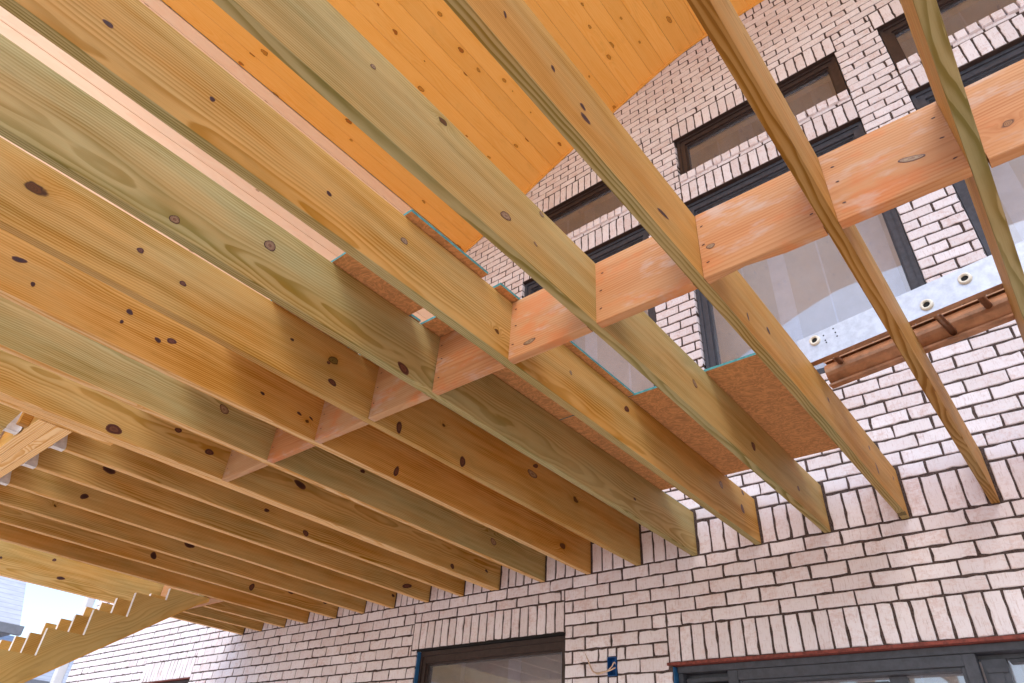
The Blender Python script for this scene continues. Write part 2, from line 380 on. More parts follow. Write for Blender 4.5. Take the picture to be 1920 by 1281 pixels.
# knots read off the photograph: joist, y, z, half length, half height, kind
KNOTS = [(2,-3.316,0.123,0.0062,0.0119,0),
 (2,-3.128,0.141,0.0086,0.0119,0),
 (2,-2.996,0.132,0.0126,0.0117,0),
 (2,-2.984,0.095,0.0221,0.0137,0),
 (2,-2.578,0.084,0.0369,0.0091,0),
 (2,-1.983,0.073,0.0086,0.0188,0),
 (2,-1.781,0.136,0.0158,0.0147,0),
 (2,-1.117,0.164,0.0127,0.0132,0),
 (2,-0.526,0.183,0.016,0.0141,1),
 (2,-0.474,0.092,0.0165,0.032,1),
 (2,-0.126,0.175,0.0123,0.0146,0),
 (3,-3.396,0.201,0.0095,0.0096,2),
 (3,-2.834,0.107,0.0285,0.0165,2),
 (3,-2.684,0.104,0.0103,0.0072,2),
 (3,-2.661,0.262,0.0149,0.0104,2),
 (3,-1.577,0.149,0.0248,0.0161,2),
 (3,-0.992,0.103,0.0224,0.0279,1),
 (3,-0.427,0.098,0.0165,0.0177,1),
 (4,-3.901,0.132,0.0126,0.0099,0),
 (4,-3.621,0.147,0.009,0.0087,0),
 (4,-3.216,0.131,0.0099,0.0093,0),
 (4,-2.907,0.173,0.0157,0.0149,2),
 (4,-1.93,0.162,0.0093,0.0137,2),
 (4,-1.475,0.203,0.0224,0.0175,1),
 (4,-0.474,0.195,0.0265,0.0224,2),
 (4,-0.209,0.144,0.0231,0.029,1),
 (4,-0.169,0.265,0.0175,0.0168,1),
 (5,-3.48,0.048,0.0165,0.0191,3),
 (5,-3.172,0.176,0.022,0.0267,3),
 (5,-2.5,0.022,0.036,0.02,1),
 (5,-0.733,0.106,0.0145,0.0096,0),
 (6,-3.445,0.169,0.0137,0.0116,1),
 (6,-3.269,0.136,0.013,0.0119,1),
 (6,-2.789,0.164,0.0093,0.0079,0),
 (6,-2.597,0.155,0.0101,0.0081,1),
 (6,-2.555,0.076,0.0227,0.0159,1),
 (6,-2.156,0.031,0.0177,0.032,1),
 (6,-1.724,0.039,0.0208,0.032,1),
 (6,-1.164,0.19,0.0467,0.0229,2),
 (6,-1.139,0.25,0.0257,0.0134,1),
 (7,-3.703,0.146,0.0274,0.0111,0),
 (7,-3.627,0.081,0.0082,0.0109,0),
 (7,-3.308,0.108,0.0077,0.0096,0),
 (7,-3.298,0.164,0.0157,0.0123,0),
 (7,-3.157,0.107,0.0165,0.0099,0),
 (7,-3.106,0.132,0.0233,0.0127,1),
 (7,-2.655,0.104,0.0127,0.0082,0),
 (7,-2.45,0.096,0.0137,0.0084,0),
 (7,-2.383,0.101,0.0141,0.0057,0),
 (7,-1.816,0.048,0.0171,0.032,1),
 (8,-2.633,0.159,0.0295,0.023,2),
 (8,-1.744,0.176,0.0181,0.0131,0),
 (8,-0.577,0.116,0.0303,0.0257,2),
 (9,-2.941,0.037,0.0442,0.0243,1),
 (9,-2.649,0.163,0.0195,0.0149,1),
 (9,-2.452,0.118,0.0266,0.0182,1),
 (9,-1.861,0.15,0.05,0.02,0),
 (9,-0.516,0.033,0.0205,0.0188,1),
 (9,-0.154,0.097,0.0169,0.0119,0),
 (10,-1.827,0.077,0.0183,0.0135,0),
 (10,-1.515,0.028,0.0278,0.0173,1),
 (11,-2.662,0.121,0.0384,0.0249,0),
 (11,-0.252,0.063,0.05,0.0207,1),
 (12,-2.61,0.067,0.0247,0.0192,0),
 (12,-0.027,0.095,0.0176,0.0132,0),
 (13,-1.703,0.1,0.0406,0.0227,0),
 (14,-1.767,0.067,0.0244,0.0307,0),
 (14,-0.9,0.051,0.0247,0.032,1),
 (14,-0.524,0.104,0.0323,0.0178,1),
 (14,-0.145,0.103,0.0232,0.0138,0),
 (18,-3.02,0.12,0.014,0.012,0),
 (18,-2.36,0.13,0.012,0.011,0),
 (18,-1.97,0.22,0.018,0.014,1),
 (18,-1.86,0.09,0.034,0.017,0)]

# ------------------------------------------------------------------ boards
def board_mesh(name, L, w=H, th=T, seed=0, crook=.0009, wane=None, knots=None, kside=1):
    """eased-edge timber: x in [-th,0], y in [0,L], z in [0,w]"""
    r = random.Random(seed)
    e = .0038
    prof = [(-th + e, 0), (-e, 0), (-e * .3, e * .3), (0, e), (0, w - e), (-e * .3, w - e * .3), (-e, w), (-th + e, w), (-th + e * .3, w - e * .3), (-th, w - e), (-th, e), (-th + e * .3, e * .3)]
    n = max(2, int(L / .12))
    mb = MB()
    ph = [r.uniform(0, 6.28) for _ in range(4)]
    rings = []
    for k in range(n + 1):
        y = L * k / n
        env = math.sin(math.pi * k / n)
        dx = crook * env * math.sin(2 * math.pi * y / 2.6 + ph[0])
        dz = crook * env * math.sin(2 * math.pi * y / 3.3 + ph[1])
        base = len(mb.v)
        for (px, pz) in prof:
            jx = r.uniform(-.0002, .0002); jz = r.uniform(-.0005, .0005)
            qx, qz = px, pz
            if wane and pz < .02:
                for (wy, wl, wd, sd) in wane:
                    g = math.exp(-((y - wy) / wl) ** 2) * wd
                    if (sd > 0 and px > -th * .5) or (sd < 0 and px <= -th * .5):
                        qz += g; qx -= sd * g * .6
            mb.v.append((qx + dx + jx, y, qz + dz + jz))
        rings.append(base)
    m = len(prof)
    for a, b in zip(rings, rings[1:]):
        for i in range(m):
            j = (i + 1) % m
            mb.face([a + i, b + i, b + j, a + j])
    for (ky, kz, ry, rz, kind) in (knots or []):
        env = math.sin(math.pi * min(1, max(0, ky / L)))
        kx = crook * env * math.sin(2 * math.pi * ky / 2.6 + ph[0])
        kz = min(max(kz, rz + .006), w - rz - .006)
        sg = 26; tl = r.uniform(-.35, .35)
        p1, p2 = r.uniform(0, 6), r.uniform(0, 6)
        irr = [1 + .09 * math.sin(4 * math.pi * i_ / sg + p1) + .06 * math.sin(6 * math.pi * i_ / sg + p2) + r.uniform(-.03, .03) for i_ in range(sg)]
        ry *= .88; rz *= .82
        levels = {0: ((1.1, .5), (.9, .2), (.5, .1)), 1: ((1.1, .45), (.92, .28), (.6, .5), (.3, .42)),
                  2: ((1.05, .3), (.9, .75), (.55, .88), (.3, .7)), 3: ((1.06, .15), (.9, .72), (.62, .8), (.35, .62))}[kind]
        prev = None
        for li, (sc_, tn) in enumerate(levels):
            base = len(mb.v)
            for i in range(sg):
                a_ = 2 * math.pi * i / sg
                ee = 1.0
                py, pz = ry * sc_ * irr[i] * math.cos(a_) * ee, rz * sc_ * irr[i] * math.sin(a_)
                qy, qz = py * math.cos(tl) - pz * math.sin(tl), py * math.sin(tl) + pz * math.cos(tl)
                mb.v.append((kx + (.0007 if li == 0 else .0009) if kside > 0 else kx - th - (.0007 if li == 0 else .0009), ky + qy, kz + qz))
            if prev is not None:
                for i in range(sg):
                    j = (i + 1) % sg; mb.face([prev[0] + i, prev[0] + j, base + j, base + i], 1, prev[1])
            prev = (base, tn)
        mb.face([prev[0] + i for i in range(sg)], 1, prev[1])
    mb.face([rings[0] + i for i in range(m)])
    mb.face([rings[-1] + i for i in range(m)][::-1])
    return mb

def board(name, L, loc, rot=(0, 0, 0), w=H, th=T, seed=0, mat='pine', tint=(.5, 0, .3), und=None, label=None, cat='joist', group=None, parent=None, wane=None, crook=.0009, knots=None):
    o = board_mesh(name, L, w, th, seed, crook, wane, knots, -1 if name == 'blocking_board' else 1).build(name, [M[mat], M['knot']], parent, loc, rot)
    if mat == 'pine': tint = (.52 + (tint[0] - .52) * .85, tint[1], tint[2])
    o.color = (*tint, tint[0] if und is None else und)
    if parent is None: tag(o, label, cat, group)
    return o

# joists: index: (near end y, tint(hue,dark,cathedral), label)
GJ = 'floor joists running out from the brick wall'
JL = {
 0: (-4.88, (.85, .30, .50), 'steep floor joist with a striped green underside, nearest the right photo edge'),
 1: (-4.88, (1.0, .50, .62), 'steep floor joist with a bold brown oval grain underneath, between the ladder rungs'),
 2: (-4.88, (.95, .30, .35), 'orange floor joist along the right side of the reddish strand board panel'),
 3: (-4.88, (.40, .24, .30), 'pale greenish floor joist with one big dark oval knot, crossing the soffit edge'),
 4: (-4.88, (.82, .20, .35), 'yellow floor joist running just under the teal edges of the deck panels'),
 5: (-4.88, (.18, .22, .60), 'greenish floor joist with round grey knots and nested loop grain near the blocking'),
 6: (-4.88, (.75, .18, .25), 'light yellow floor joist with three small red knots along its near half'),
 7: (-4.88, (1.1, .22, .30), 'reddish orange floor joist with long dark resin streaks near its middle'),
 8: (-4.88, (.15, .18, .50), 'pale green floor joist with a curly grain patch, next to the doubled joist'),
 9: (-4.88, (.62, .12, .65), 'right ply of the doubled floor joist, with a big red oval knot'),
 10: (YH, (.75, .12, .30), 'first hanger-hung floor joist left of the doubled joist, with a reddish stained face'),
 11: (YH, (.6, .10, .40), 'hanger-hung floor joist with a black oval knot hole close to the metal hanger'),
 12: (YH, (.65, .12, .30), 'hanger-hung floor joist with a round black knot, third left of the doubled joist'),
 13: (YH, (.6, .15, .35), 'floor joist with green algae patch under the deck, fourth left of the doubled joist'),
 14: (YH, (.75, .15, .2), 'orange floor joist with a dark star shaped knot, beside the joist over the stair'),
 15: (-4.88, (.92, .22, .12), 'plain brown floor joist running directly over the nearest stair stringer'),
 16: (-.85, (.65, .15, .3), 'short floor joist behind the stair header, the right one of two'),
 17: (-.85, (.55, .15, .3), 'short floor joist behind the stair header, the left one of two'),
 18: (-4.88, (.60, .0, .55), 'bright yellow outermost floor joist with scattered knots above the stair stringers'),
}
JO = {}
for k, (y0, tint, lab) in JL.items():
    wane = [(2.54, .05, .012, 1), (1.2, .4, .003, -1)] if k == 5 else None
    JO[k] = board('floor_joist', .07 - y0, (JX[k], y0, 0), seed=k, tint=tint, label=lab, group=GJ, wane=wane, und={0: .1, 1: .9, 2: .25, 3: .05, 4: .1, 5: .1, 6: .6, 18: 2.0}.get(k, 1.75), knots=[(q[1] - y0, q[2], q[3], q[4], q[5]) for q in KNOTS if q[0] == k])
# doubled joist plies
board('floor_joist', .07 + 4.88, (JX[9] - T - .007, -4.88, .003), seed=41, tint=(.62, .05, .3), und=1.8, label='left ply of the doubled floor joist, a narrow dark gap away from its twin', group=GJ)
board('floor_joist', 4.88 - 2.89, (JX[9] - 2 * T - .011, -4.88, .002), seed=42, tint=(.6, .05, .3), und=1.8, label='short third ply ending in a small step on the left of the doubled joist', group=GJ)
# outer short joists beyond the header
for k, lab in ((10, 'outer floor joist meeting the header right beside the small nailed wood block'), (11, 'green outer floor joist meeting the header at the left photo edge')):
    board('floor_joist', 4.88 - 3.235, (JX[k] + .0, -4.88, 0), seed=60 + k, tint=(.3, .05, .3), label=lab, group=GJ)
# joist right of the photo edge (its blocking shows)
# ------------------------------------------------------------------ blocking
GB = 'solid blocking boards between the floor joists'
bl_lab = {
 (1, 0): ('widest pink blocking board with a long oval knot and a chipped lower edge', (.75, 0, .35)),
 (2, 1): ('pink blocking board with a round knot at its left end, ragged below', (.7, 0, .3)),
 (3, 2): ('knot-free pale pink blocking board directly left of the one with a ragged lower edge', (.62, 0, .25)),
 (4, 3): ('pale pink blocking board with a loop shaped knot near its lower left corner', (.55, 0, .25)),
 (5, 4): ('orange pink blocking board beneath the panel seam, right of the loop grained joist', (.8, .05, .2)),
 (6, 5): ('blond blocking board right of another blond one, under the loop grained joist', (.2, 0, .25)),
 (7, 6): ('blond blocking board joined to the reddish orange joist on its left', (.3, .05, .3)),
 (8, 7): ('small deep pink blocking board beside the pale triangular one', (1., .1, .3)),
 (9, 8): ('leftmost blocking board, a pale triangle beside the doubled joist', (.3, .05, .3)),
}
for (a, b), (lab, tint) in bl_lab.items():
    x0 = JX[a] + .001; x1 = JX[b] - T - .001
    wn = None
    if (a, b) == (1, 0): wn = [((x1 - x0) * .30, .022, .016, 1)]
    if (a, b) == (2, 1): wn = [((x1 - x0) * .62, .05, .010, 1), ((x1 - x0) * .45, .02, .006, 1)]
    # local y -> world -x ; local x -> world +y  => rotation +90 about z
    board('blocking_board', x1 - x0, (x1, YB + T, 0), (0, 0, R(90)), seed=100 + a, mat='pink_pine', tint=tint, label=lab, cat='blocking board', group=GB, crook=.0006, wane=wn, knots={(1, 0): [((x1 - x0) * .33, .112, .034, .012, 2)], (2, 1): [((x1 - x0) * .90, .118, .015, .012, 2)], (4, 3): [((x1 - x0) * .72, .045, .030, .012, 2)]}.get((a, b), []) + [(xx + rnd.uniform(-.008, .008), zz + rnd.uniform(-.015, .015), .006, .0028, 0) for xx in (.022, x1 - x0 - .022) for zz in (.06, .15, .225)])
board('blocking_board', .36, (JX[0] + .362, YB + T, 0), (0, 0, R(90)), seed=130, mat='pink_pine', tint=(.8, 0, .3), label='blocking board cut off by the right photo edge', cat='blocking board', group=GB)
board('floor_joist', 4.95, (JX[0] + .401, -4.88, 0), seed=19, tint=(.5, 0, .3), label='floor joist just beyond the right edge of the photo', group=GJ)

# ------------------------------------------------------------------ headers
hd = empty('header_beam', (-3.41, YH, 0), 'pale built-up header beam of four boards with metal hangers, at the left photo edge', 'header')
for i in range(3):
    board('ply', 2.26, (0, -.0385 * i - .0005, -.002 * (i == 1)), (0, 0, R(90)), seed=150 + i, mat='pine', tint=(1.0, 0, .3), und=2.0, parent=hd, crook=.0008)
board('ply', 2.26, (0, -.1165, -.001), (0, 0, R(90)), w=.24, seed=154, mat='pine', tint=(1., 0, .3), und=2.0, parent=hd, crook=.0008)
bk = MB().box(-.02, .02, -.045, .0, 0, .11).build('wood_block', M['pine'], None, (-3.56, YH - .156, .002), (0, 0, R(4)), bevel=.002)
bk.color = (1, .35, .2, 1); tag(bk, 'small brown end-grain wood block nailed against the header beam', 'wood block')

hd2 = empty('stair_header', (-5.741, -.975, 0), 'short doubled header board behind the top of the stair stringers', 'header')
for i in range(3):
    board('ply', 1.045, (0, T + .0385 * i, 0), (0, 0, R(90)), seed=160 + i, mat='pink_pine', tint=(.4, 0, .3), parent=hd2, crook=.0006)
bk = MB().box(-.05, .05, -.04, .0, 0, .09).build('wood_block', M['pine'], None, (-5.86, -.977, -.03), bevel=.002)
bk.color = (.3, .3, .2, 1); tag(bk, 'brown wood block on the stair header beside the nearest stringer', 'wood block')

# joist hangers
def hanger(x, y, sgn, label):
    # header face at y, the joist's right face at x; sgn = +1 joist runs to +y
    e = empty('joist_hanger', (x - T / 2, y, 0), label, 'joist hanger', 'galvanised joist hangers on the header')
    w = T / 2 + .0015; d = .058 * sgn; th = .0022
    m = MB()
    y0, y1 = sorted((0, d)); m.box(-w - th, w + th, y0, y1, -.004, -.0018)
    m.build('seat', M['zinc'], e)
    for s in (-1, 1):
        m = MB()
        poly = [(0, -.003), (d, -.003), (d, .012), (d * .45, .12), (0, .13)]
        m.prism(poly, 0, s * w, s * (w + th))
        m.build('side_plate', M['zinc'], e)
        m = MB()
        a, b = sorted((s * (w + th), s * (w + .028)))
        yy = sorted((.0005 * sgn, .003 * sgn)); m.box(a, b, yy[0], yy[1], .0, .13)
        for zz in (.03, .07, .11):
            m.tube([((a + b) / 2, .003 * sgn, zz), ((a + b) / 2, .006 * sgn, zz)], .004, 8)
        m.build('flange', M['zinc'], e)
    return e
hanger(JX[10], YH, 1, 'metal joist hanger holding the first joist left of the doubled joist')
hanger(JX[11], YH, 1, 'metal joist hanger holding the joist with the black knot hole')
hanger(JX[12], YH, 1, 'metal joist hanger at the left photo edge, only its right tip in view')
hanger(JX[13], YH, 1, 'metal joist hanger just outside the left photo edge')
hanger(JX[10], -3.232, -1, 'metal joist hanger on the outer side of the header by the small block')

# ------------------------------------------------------------------ subfloor panels
GP = 'strand board deck panels lying on the joists'
def panel(x0, x1, y0, y1, z, label, seed=0):
    m = MB().box(0, x1 - x0, 0, y1 - y0, 0, .0115, 0, .5, side=1)
    o = m.build('deck_panel', [M['osb'], M['teal']], None, (x0, y0, z), (0, 0, 0))
    return tag(o, label, 'deck panel', GP)
ZP = H + .0025
panel(-3.66, -1.205, -2.925, -2.52, ZP, 'brown strand board panel whose teal edge sticks out past the yellow joist, nearest the viewer')
panel(-6.0, -3.665, -2.925, -2.46, ZP, 'strand board panel over the hanger-hung joists, nearest the header')
panel(-3.66, -1.642, -2.515, -2.46, ZP, 'narrow strand board strip before the blocking')
panel(-3.95, -1.205, -2.445, -1.452, ZP, 'strand board panel with a long teal edge above the blocking line')
panel(-6.0, -3.955, -2.445, -1.452, ZP, 'strand board panel left of the doubled joist, behind the blocking line')
panel(-2.892, -.452, -1.446, -.395, ZP, 'reddish strand board panel reaching right to the orange joist, with a pale teal front edge')
panel(-5.66, -2.897, -1.446, -.395, ZP, 'strand board panel nearest the wall, over the dark left joists')
panel(-6.9, -5.665, -.93, -.395, ZP, 'small strand board panel over the stair header')
panel(-6.9, -4.2, -.388, -.02, ZP, 'strand board strip along the wall at the far left')
panel(-4.195, -1.66, -.388, -.02, ZP, 'strand board strip along the wall over the middle joists')

# ------------------------------------------------------------------ ladder
dv = Vector((.98590517, -.16730512, 0)); nv = Vector((.16730512, .98590517, 0))   # along, and towards the wall
lad = empty('ladder', (-.455, -1.25, .285), 'scuffed aluminium ladder lying on top of the joists in front of the window', 'ladder')
lad.rotation_euler = (0, 0, math.atan2(dv.y, dv.x))
S0, S1 = -.02, 2.3
def rail(y, sgn, name, tilt=False):
    # C section: web at y (outer), flanges pointing inward (sgn)
    w = .0025; hh = .135; fl = .034
    prof = [(0, 0), (fl, 0), (fl, .010), (fl - w, .010), (fl - w, w), (.006, w), (w + .002, .008)]
    for i in range(1, 8):
        z = .008 + (hh - .016) * i / 8
        f_ = i / 8
        prof.append((w + (.040 * (math.sin(math.pi / 2 * f_ / .62) if f_ < .62 else math.cos(math.pi / 2 * (f_ - .62) / .38) ** .5) if tilt else .004 * math.sin(math.pi * f_)), z))
    prof += [(w + .002, hh - .008), (.006, hh - w), (fl - w, hh - w), (fl - w, hh - .010), (fl, hh - .010), (fl, hh), (0, hh)]
    poly = [(y + sgn * a, b) for a, b in prof]
    # extrude along local x
    m = MB().prism(poly, 0, S0, S1)
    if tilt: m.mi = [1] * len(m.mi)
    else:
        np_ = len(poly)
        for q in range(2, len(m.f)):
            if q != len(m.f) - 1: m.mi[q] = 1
    return m.build(name, [M['alu'], M['alu_warm_reflection']], lad)
r1 = rail(0, 1, 'rail'); r2 = rail(.262, -1, 'rail', True)
rungs = [(.059, .098), (.513, .040), (.664, .082), (.97, .07), (1.27, .07), (1.57, .07), (1.87, .07), (2.17, .07)]
for s, z in rungs:
    m = MB()
    m.tube([(s, -.002, z), (s, .262, z - .004)], .0145, 20)
    g = m.build('rung', M['alu_rung_reflection'], lad, smooth=True)
    m = MB()   # swaged ring on the outer face
    seg = 24; prof = [(.0125, -.003), (.014, -.009), (.019, -.011), (.0235, -.007), (.0245, -.0005)]
    base = []
    for (rr, yy) in prof:
        base.append(len(m.v))
        for i in range(seg):
            a = 2 * math.pi * i / seg
            m.v.append((s + rr * math.cos(a), yy, z + rr * math.sin(a)))
    for a, b in zip(base, base[1:]):
        for i in range(seg):
            j = (i + 1) % seg; m.face([a + i, a + j, b + j, b + i])
    m.build('ring', M['ring'], g, smooth=True)
    m = MB().tube([(s, -.0030, z), (s, -.0022, z)], .0128, 20); m.build('hollow_end', M['black'], g)
for s, z in ((.10, .105), (.103, .078), (.105, .066), (.152, .095), (.155, .074), (.147, .118)):
    MB().tube([(s, -.0012, z), (s, -.0001, z)], .0035, 8).build('rivet_hole', M['black'], r1)
for i in range(9):
    MB().tube([(.02 + i * .085, .0315, -.0008), (.02 + i * .085, .0315, -.00005)], .0026, 8).build('flange_hole', M['tape'], r1)

# ------------------------------------------------------------------ stair stringers
GS = 'saw tooth stair stringers'
def stringer_poly():
    run, rise = .2555, .1875
    tops = []
    # risers at y_k, tread height
    y = -1.336; z = .0
    pts = []
    bot = lambda yy: -.085 + (yy + 1.08) * .735
    yy0 = -.978
    pts.append((yy0, bot(yy0) if bot(yy0) < -.001 else -.001))
    pts.append((yy0, -.001 + .0))
    pts[0] = (yy0, -.012)
    pts[1] = (yy0, .0)
    zt = -.0005
    pts.append((y, zt))
    zz = -.0995
    n = 10
    for k in range(n):
        pts.append((y, zz))          # bottom of riser k
        y2 = y - run
        pts.append((y2, zz)) if k < n else None
        y = y2; zz -= rise
    pts.append((y, zz)); pts.append((y, zz - .0))
    # bottom end on the ground
    yend = y
    pts.append((yend, max(GZ, bot(yend))))
    # bottom line
    pts.append((yend, bot(yend)))
    return pts
def fix(pts):
    out = []
    for p in pts:
        if not out or (abs(out[-1][0] - p[0]) + abs(out[-1][1] - p[1])) > 1e-4: out.append(p)
    return out
xs = [-5.770, -6.112, -6.411, -6.731]
sl = ['nearest and largest saw tooth stair stringer, its grained side facing the viewer', 'second saw tooth stair stringer, just behind the nearest one',
      'third saw tooth stair stringer, between two others', 'farthest saw tooth stair stringer, only its tips showing against the white sky']
for i, xx in enumerate(xs):
    run, rise = .2555, .1875
    P = [(-.978, -.03), (-.978, -.0005), (-1.336, -.0005)]
    y, z = -1.336, -.0995
    P.append((y, z))
    while z - rise > GZ:
        y -= run; P.append((y, z)); z -= rise; P.append((y, z))
    P.append((y, GZ)); 
    zb = lambda yy: -.095 + (yy + 1.09) * .735
    yb = (GZ + .095) / .735 - 1.09
    P.append((yb, GZ)) if yb > y else None
    P.append((-1.07, -.078))
    P = fix(P)
    P = [(a, b) for a, b in P]
    # local frame: length along the slope so the grain follows it
    ang = math.atan2(.735, 1.0)
    ca, sa = math.cos(-ang), math.sin(-ang)
    oy, oz = -.978, 0
    L = [((a - oy) * ca - (b - oz) * sa, (a - oy) * sa + (b - oz) * ca) for a, b in P]
    m = MB().prism(L, 0, -T, 0)
    for q in range(2, len(m.f)):
        if q - 2 < len(L) - 2 and q > 3: m.mi[q] = 1
    o = m.build('stair_stringer', [M['stair_pine'], M['cut_wood']], None, (xx, oy, oz), (ang, 0, 0), bevel=.0012)
    o.color = (.35 if i == 0 else .85, .0, .9, 1)
    tag(o, sl[i], 'stair stringer', GS)
# ------------------------------------------------------------------ brick house
house = empty('brick_house', (-4, 0, GZ), 'two storey house of whitewashed brick with dark mortar and dark framed windows', 'house')
HX, HZ = 4.0, -GZ     # children are given in world coordinates, so shift them back
def hb(mb, name, mats, parent=None, **kw):
    o = mb.build(name, mats, parent or house, **kw)
    if parent is None or parent is house:
        o.location = Vector(o.location) + Vector((HX, 0, HZ))
    return o
XW0, XW1 = -11.16, 3.6
ZW0, ZW1 = GZ, 5.45
PX, PR, PS = .2005, .0804, .0789
rects = []          # (x0,x1,z0,z1) free of running bond
sold = []           # soldier courses
WA = [(-3.24, -1.80), (-1.445, .022), (.362, 1.83)]
for a, b in WA:
    rects += [(a, b, 3.335, 3.93), (a, b, 1.0, 3.045)]
    sold += [(a - .02, b + .02, 3.93, 4.150), (a, b, 3.052, 3.275)]
rects.append((-4.10, -2.66, -1.75, -.362)); sold.append((-4.17, -2.665, -.358, -.153))
rects.append((-8.80, -7.68, -1.75, -.366)); sold.append((-8.86, -7.665, -.362, -.153))
rects.append((-1.87, 2.4, GZ, -.618)); sold.append((-1.893, 2.46, -.600, -.400))
rects.append((-1.87, 2.4, -.620, -.598))
rects.append((-2.322, -2.258, -.650, -.540))
jh = []
for k, x in JX.items():
    wl = T + .006
    if k == 9: wl = 2 * T + .014
    jh.append((x - wl, x + .011, -.0005, H + .006))
jh.append((JX[0] + .401 - T - .006, JX[0] + .412, 0, H + .006))
rects += jh
sold.append((-6.80, 3.6, .002, .213))
sold.append((-1.02, 3.6, 5.125, 5.245))
rects.append((-10.73, -10.718, GZ, 6))
G = .0092           # joint width
bb = MB()
def brick(x0, x1, z0, z1, tone, proud=0., depth=.09):
    L, Hh = x1 - x0, z1 - z0
    if L < .012 or Hh < .012: return
    nx = max(2, int(L / .035)); nz = max(2, int(Hh / .035))
    per = [(x0 + L * i / nx, z0) for i in range(nx)] + [(x1, z0 + Hh * i / nz) for i in range(nz)] + \
          [(x1 - L * i / nx, z1) for i in range(nx)] + [(x0, z1 - Hh * i / nz) for i in range(nz)]
    n = len(per); base = len(bb.v)
    dy = rnd.uniform(-.0015, .0015) - proud
    tx = rnd.uniform(-.004, .004); tz = rnd.uniform(-.006, .006)
    cx, cz = (x0 + x1) / 2, (z0 + z1) / 2
    j = .0017
    jit = [(rnd.uniform(-j, j), rnd.uniform(-j, j)) for _ in per]
    chip = [rnd.random() < .10 for _ in per]
    for lvl in range(3):
        ins = (.0042, .0008, 0)[lvl]
        for q, (px, pz) in enumerate(per):
            qx = px + (ins if px < cx else -ins) * min(1, abs(px - cx) / (L / 2) * 1.0 + (0 if nx else 0)) if abs(px - cx) > L * .4 else px
            qz = pz + (ins if pz < cz else -ins) if abs(pz - cz) > Hh * .3 else pz
            c = .004 if (chip[q] and lvl < 2) else 0
            if lvl < 2:
                qx += jit[q][0]; qz += jit[q][1]
                qx += (c if px < cx else -c); qz += (c if pz < cz else -c)
            y = dy + (0, .0042, depth)[lvl] + (tx * (qx - cx) / .2 + tz * (qz - cz) / .2 if lvl < 2 else 0)
            bb.v.append((qx, y, qz))
    bb.face([base + i for i in range(n)], 0, tone)
    for l in range(2):
        for i in range(n):
            k2 = (i + 1) % n
            bb.face([base + l * n + i, base + (l + 1) * n + i, base + (l + 1) * n + k2, base + l * n + k2], 0, tone)
def free(x0, x1, z0, z1, blockers):
    """split the strip into x intervals with a free z range"""
    xsn = sorted({x0, x1} | {v for r in blockers for v in (r[0], r[1]) if x0 < v < x1})
    out = []
    for a, b in zip(xsn, xsn[1:]):
        m = (a + b) / 2; lo, hi = z0, z1
        for r in blockers:
            if r[0] < m < r[1] and r[2] < hi - .0005 and r[3] > lo + .0005:
                if r[2] <= lo and r[3] >= hi: hi = lo; break
                if r[2] <= lo: lo = r[3]
                elif r[3] >= hi: hi = r[2]
                else: hi = r[2]
        if hi - lo > .02:
            if out and abs(out[-1][1] - a) < 1e-6 and abs(out[-1][2] - lo) < 1e-6 and abs(out[-1][3] - hi) < 1e-6:
                out[-1] = (out[-1][0], b, lo, hi)
            else: out.append((a, b, lo, hi))
    return out
blk = rects + sold
# soffit line on the wall
ARCH = [(-4.18, 4.00), (-3.955, 4.085), (-3.62, 4.258), (-3.294, 4.415), (-2.97, 4.565), (-2.66, 4.695), (-2.39, 4.81), (-2.113, 4.915), (-1.80, 5.03), (-1.50, 5.135), (-1.22, 5.215), (-1.0, 5.238), (-.6, 5.24), (3.6, 5.24)]
def archz(x):
    for (a, za), (b, zb) in zip(ARCH, ARCH[1:]):
        if a <= x <= b: return za + (zb - za) * (x - a) / (b - a)
    return 6
rows = []
n = 0
while -n * PR > ZW0:
    n += 1; rows.append((-n * PR, -(n - 1) * PR, n))
z = .2155; q = 0
rows.append((.0, .2155 - .0001, 1000))
while z < ZW1:
    rows.append((z, z + PR, 100 + q)); z += PR; q += 1
for (z0, z1, n) in rows:
    if n == 1000:   # left of the deck: ordinary bond at joist level
        sub = [(.0, .0718, 1), (.0718, .1437, 2), (.1437, .2155, 1)]
        for (a0, a1, p) in sub:
            x = -10.70 + (.1 if p == 2 else 0)
            for (fa, fb, lo, hi) in free(XW0, -6.80, a0, a1, blk):
                x = fa - rnd.uniform(0, .0) - (PX / 2 if p == 2 else 0)
                while x < fb:
                    a, b = max(x, fa), min(x + PX, fb)
                    brick(a + G / 2, b - G / 2, lo + G / 2, hi - G / 2, rnd.random()); x += PX
        continue
    phase = .012 if n % 2 else .112
    for (fa, fb, lo, hi) in free(XW0, XW1, z0, z1, blk):
        k = math.floor((fa - phase) / PX)
        x = phase + k * PX
        while x < fb:
            a, b = max(x, fa), min(x + PX, fb)
            ww = rnd.uniform(-.003, .003)
            if b - a > .025: brick(a + G / 2, b - G / 2 + (ww if b < fb else 0), lo + G / 2 + rnd.uniform(-.0012, .0012), hi - G / 2 + rnd.uniform(-.0012, .0012), rnd.random())
            x += PX
for (x0, x1, z0, z1) in sold:
    for (fa, fb, lo, hi) in free(x0, x1, z0, z1, jh if z0 < 1 and z0 > -.1 else []):
        num = max(1, round((fb - fa) / PS)); w = (fb - fa) / num
        if False:
            # bricks keep the course pitch and are cut at each joist
            k = math.floor(fa / PS); xx = k * PS
            while xx < fb:
                a, b = max(xx, fa), min(xx + PS, fb)
                if b - a > .02: brick(a + G / 2, b - G / 2, lo + G / 2, hi - G / 2, rnd.random())
                xx += PS
        else:
            for i in range(num):
                a = fa + i * w
                brick(a + G / 2, a + w - G / 2, lo + G / 2 - .002, hi - G / 2, rnd.random())
wall = hb(bb, 'wall', M['brick'])
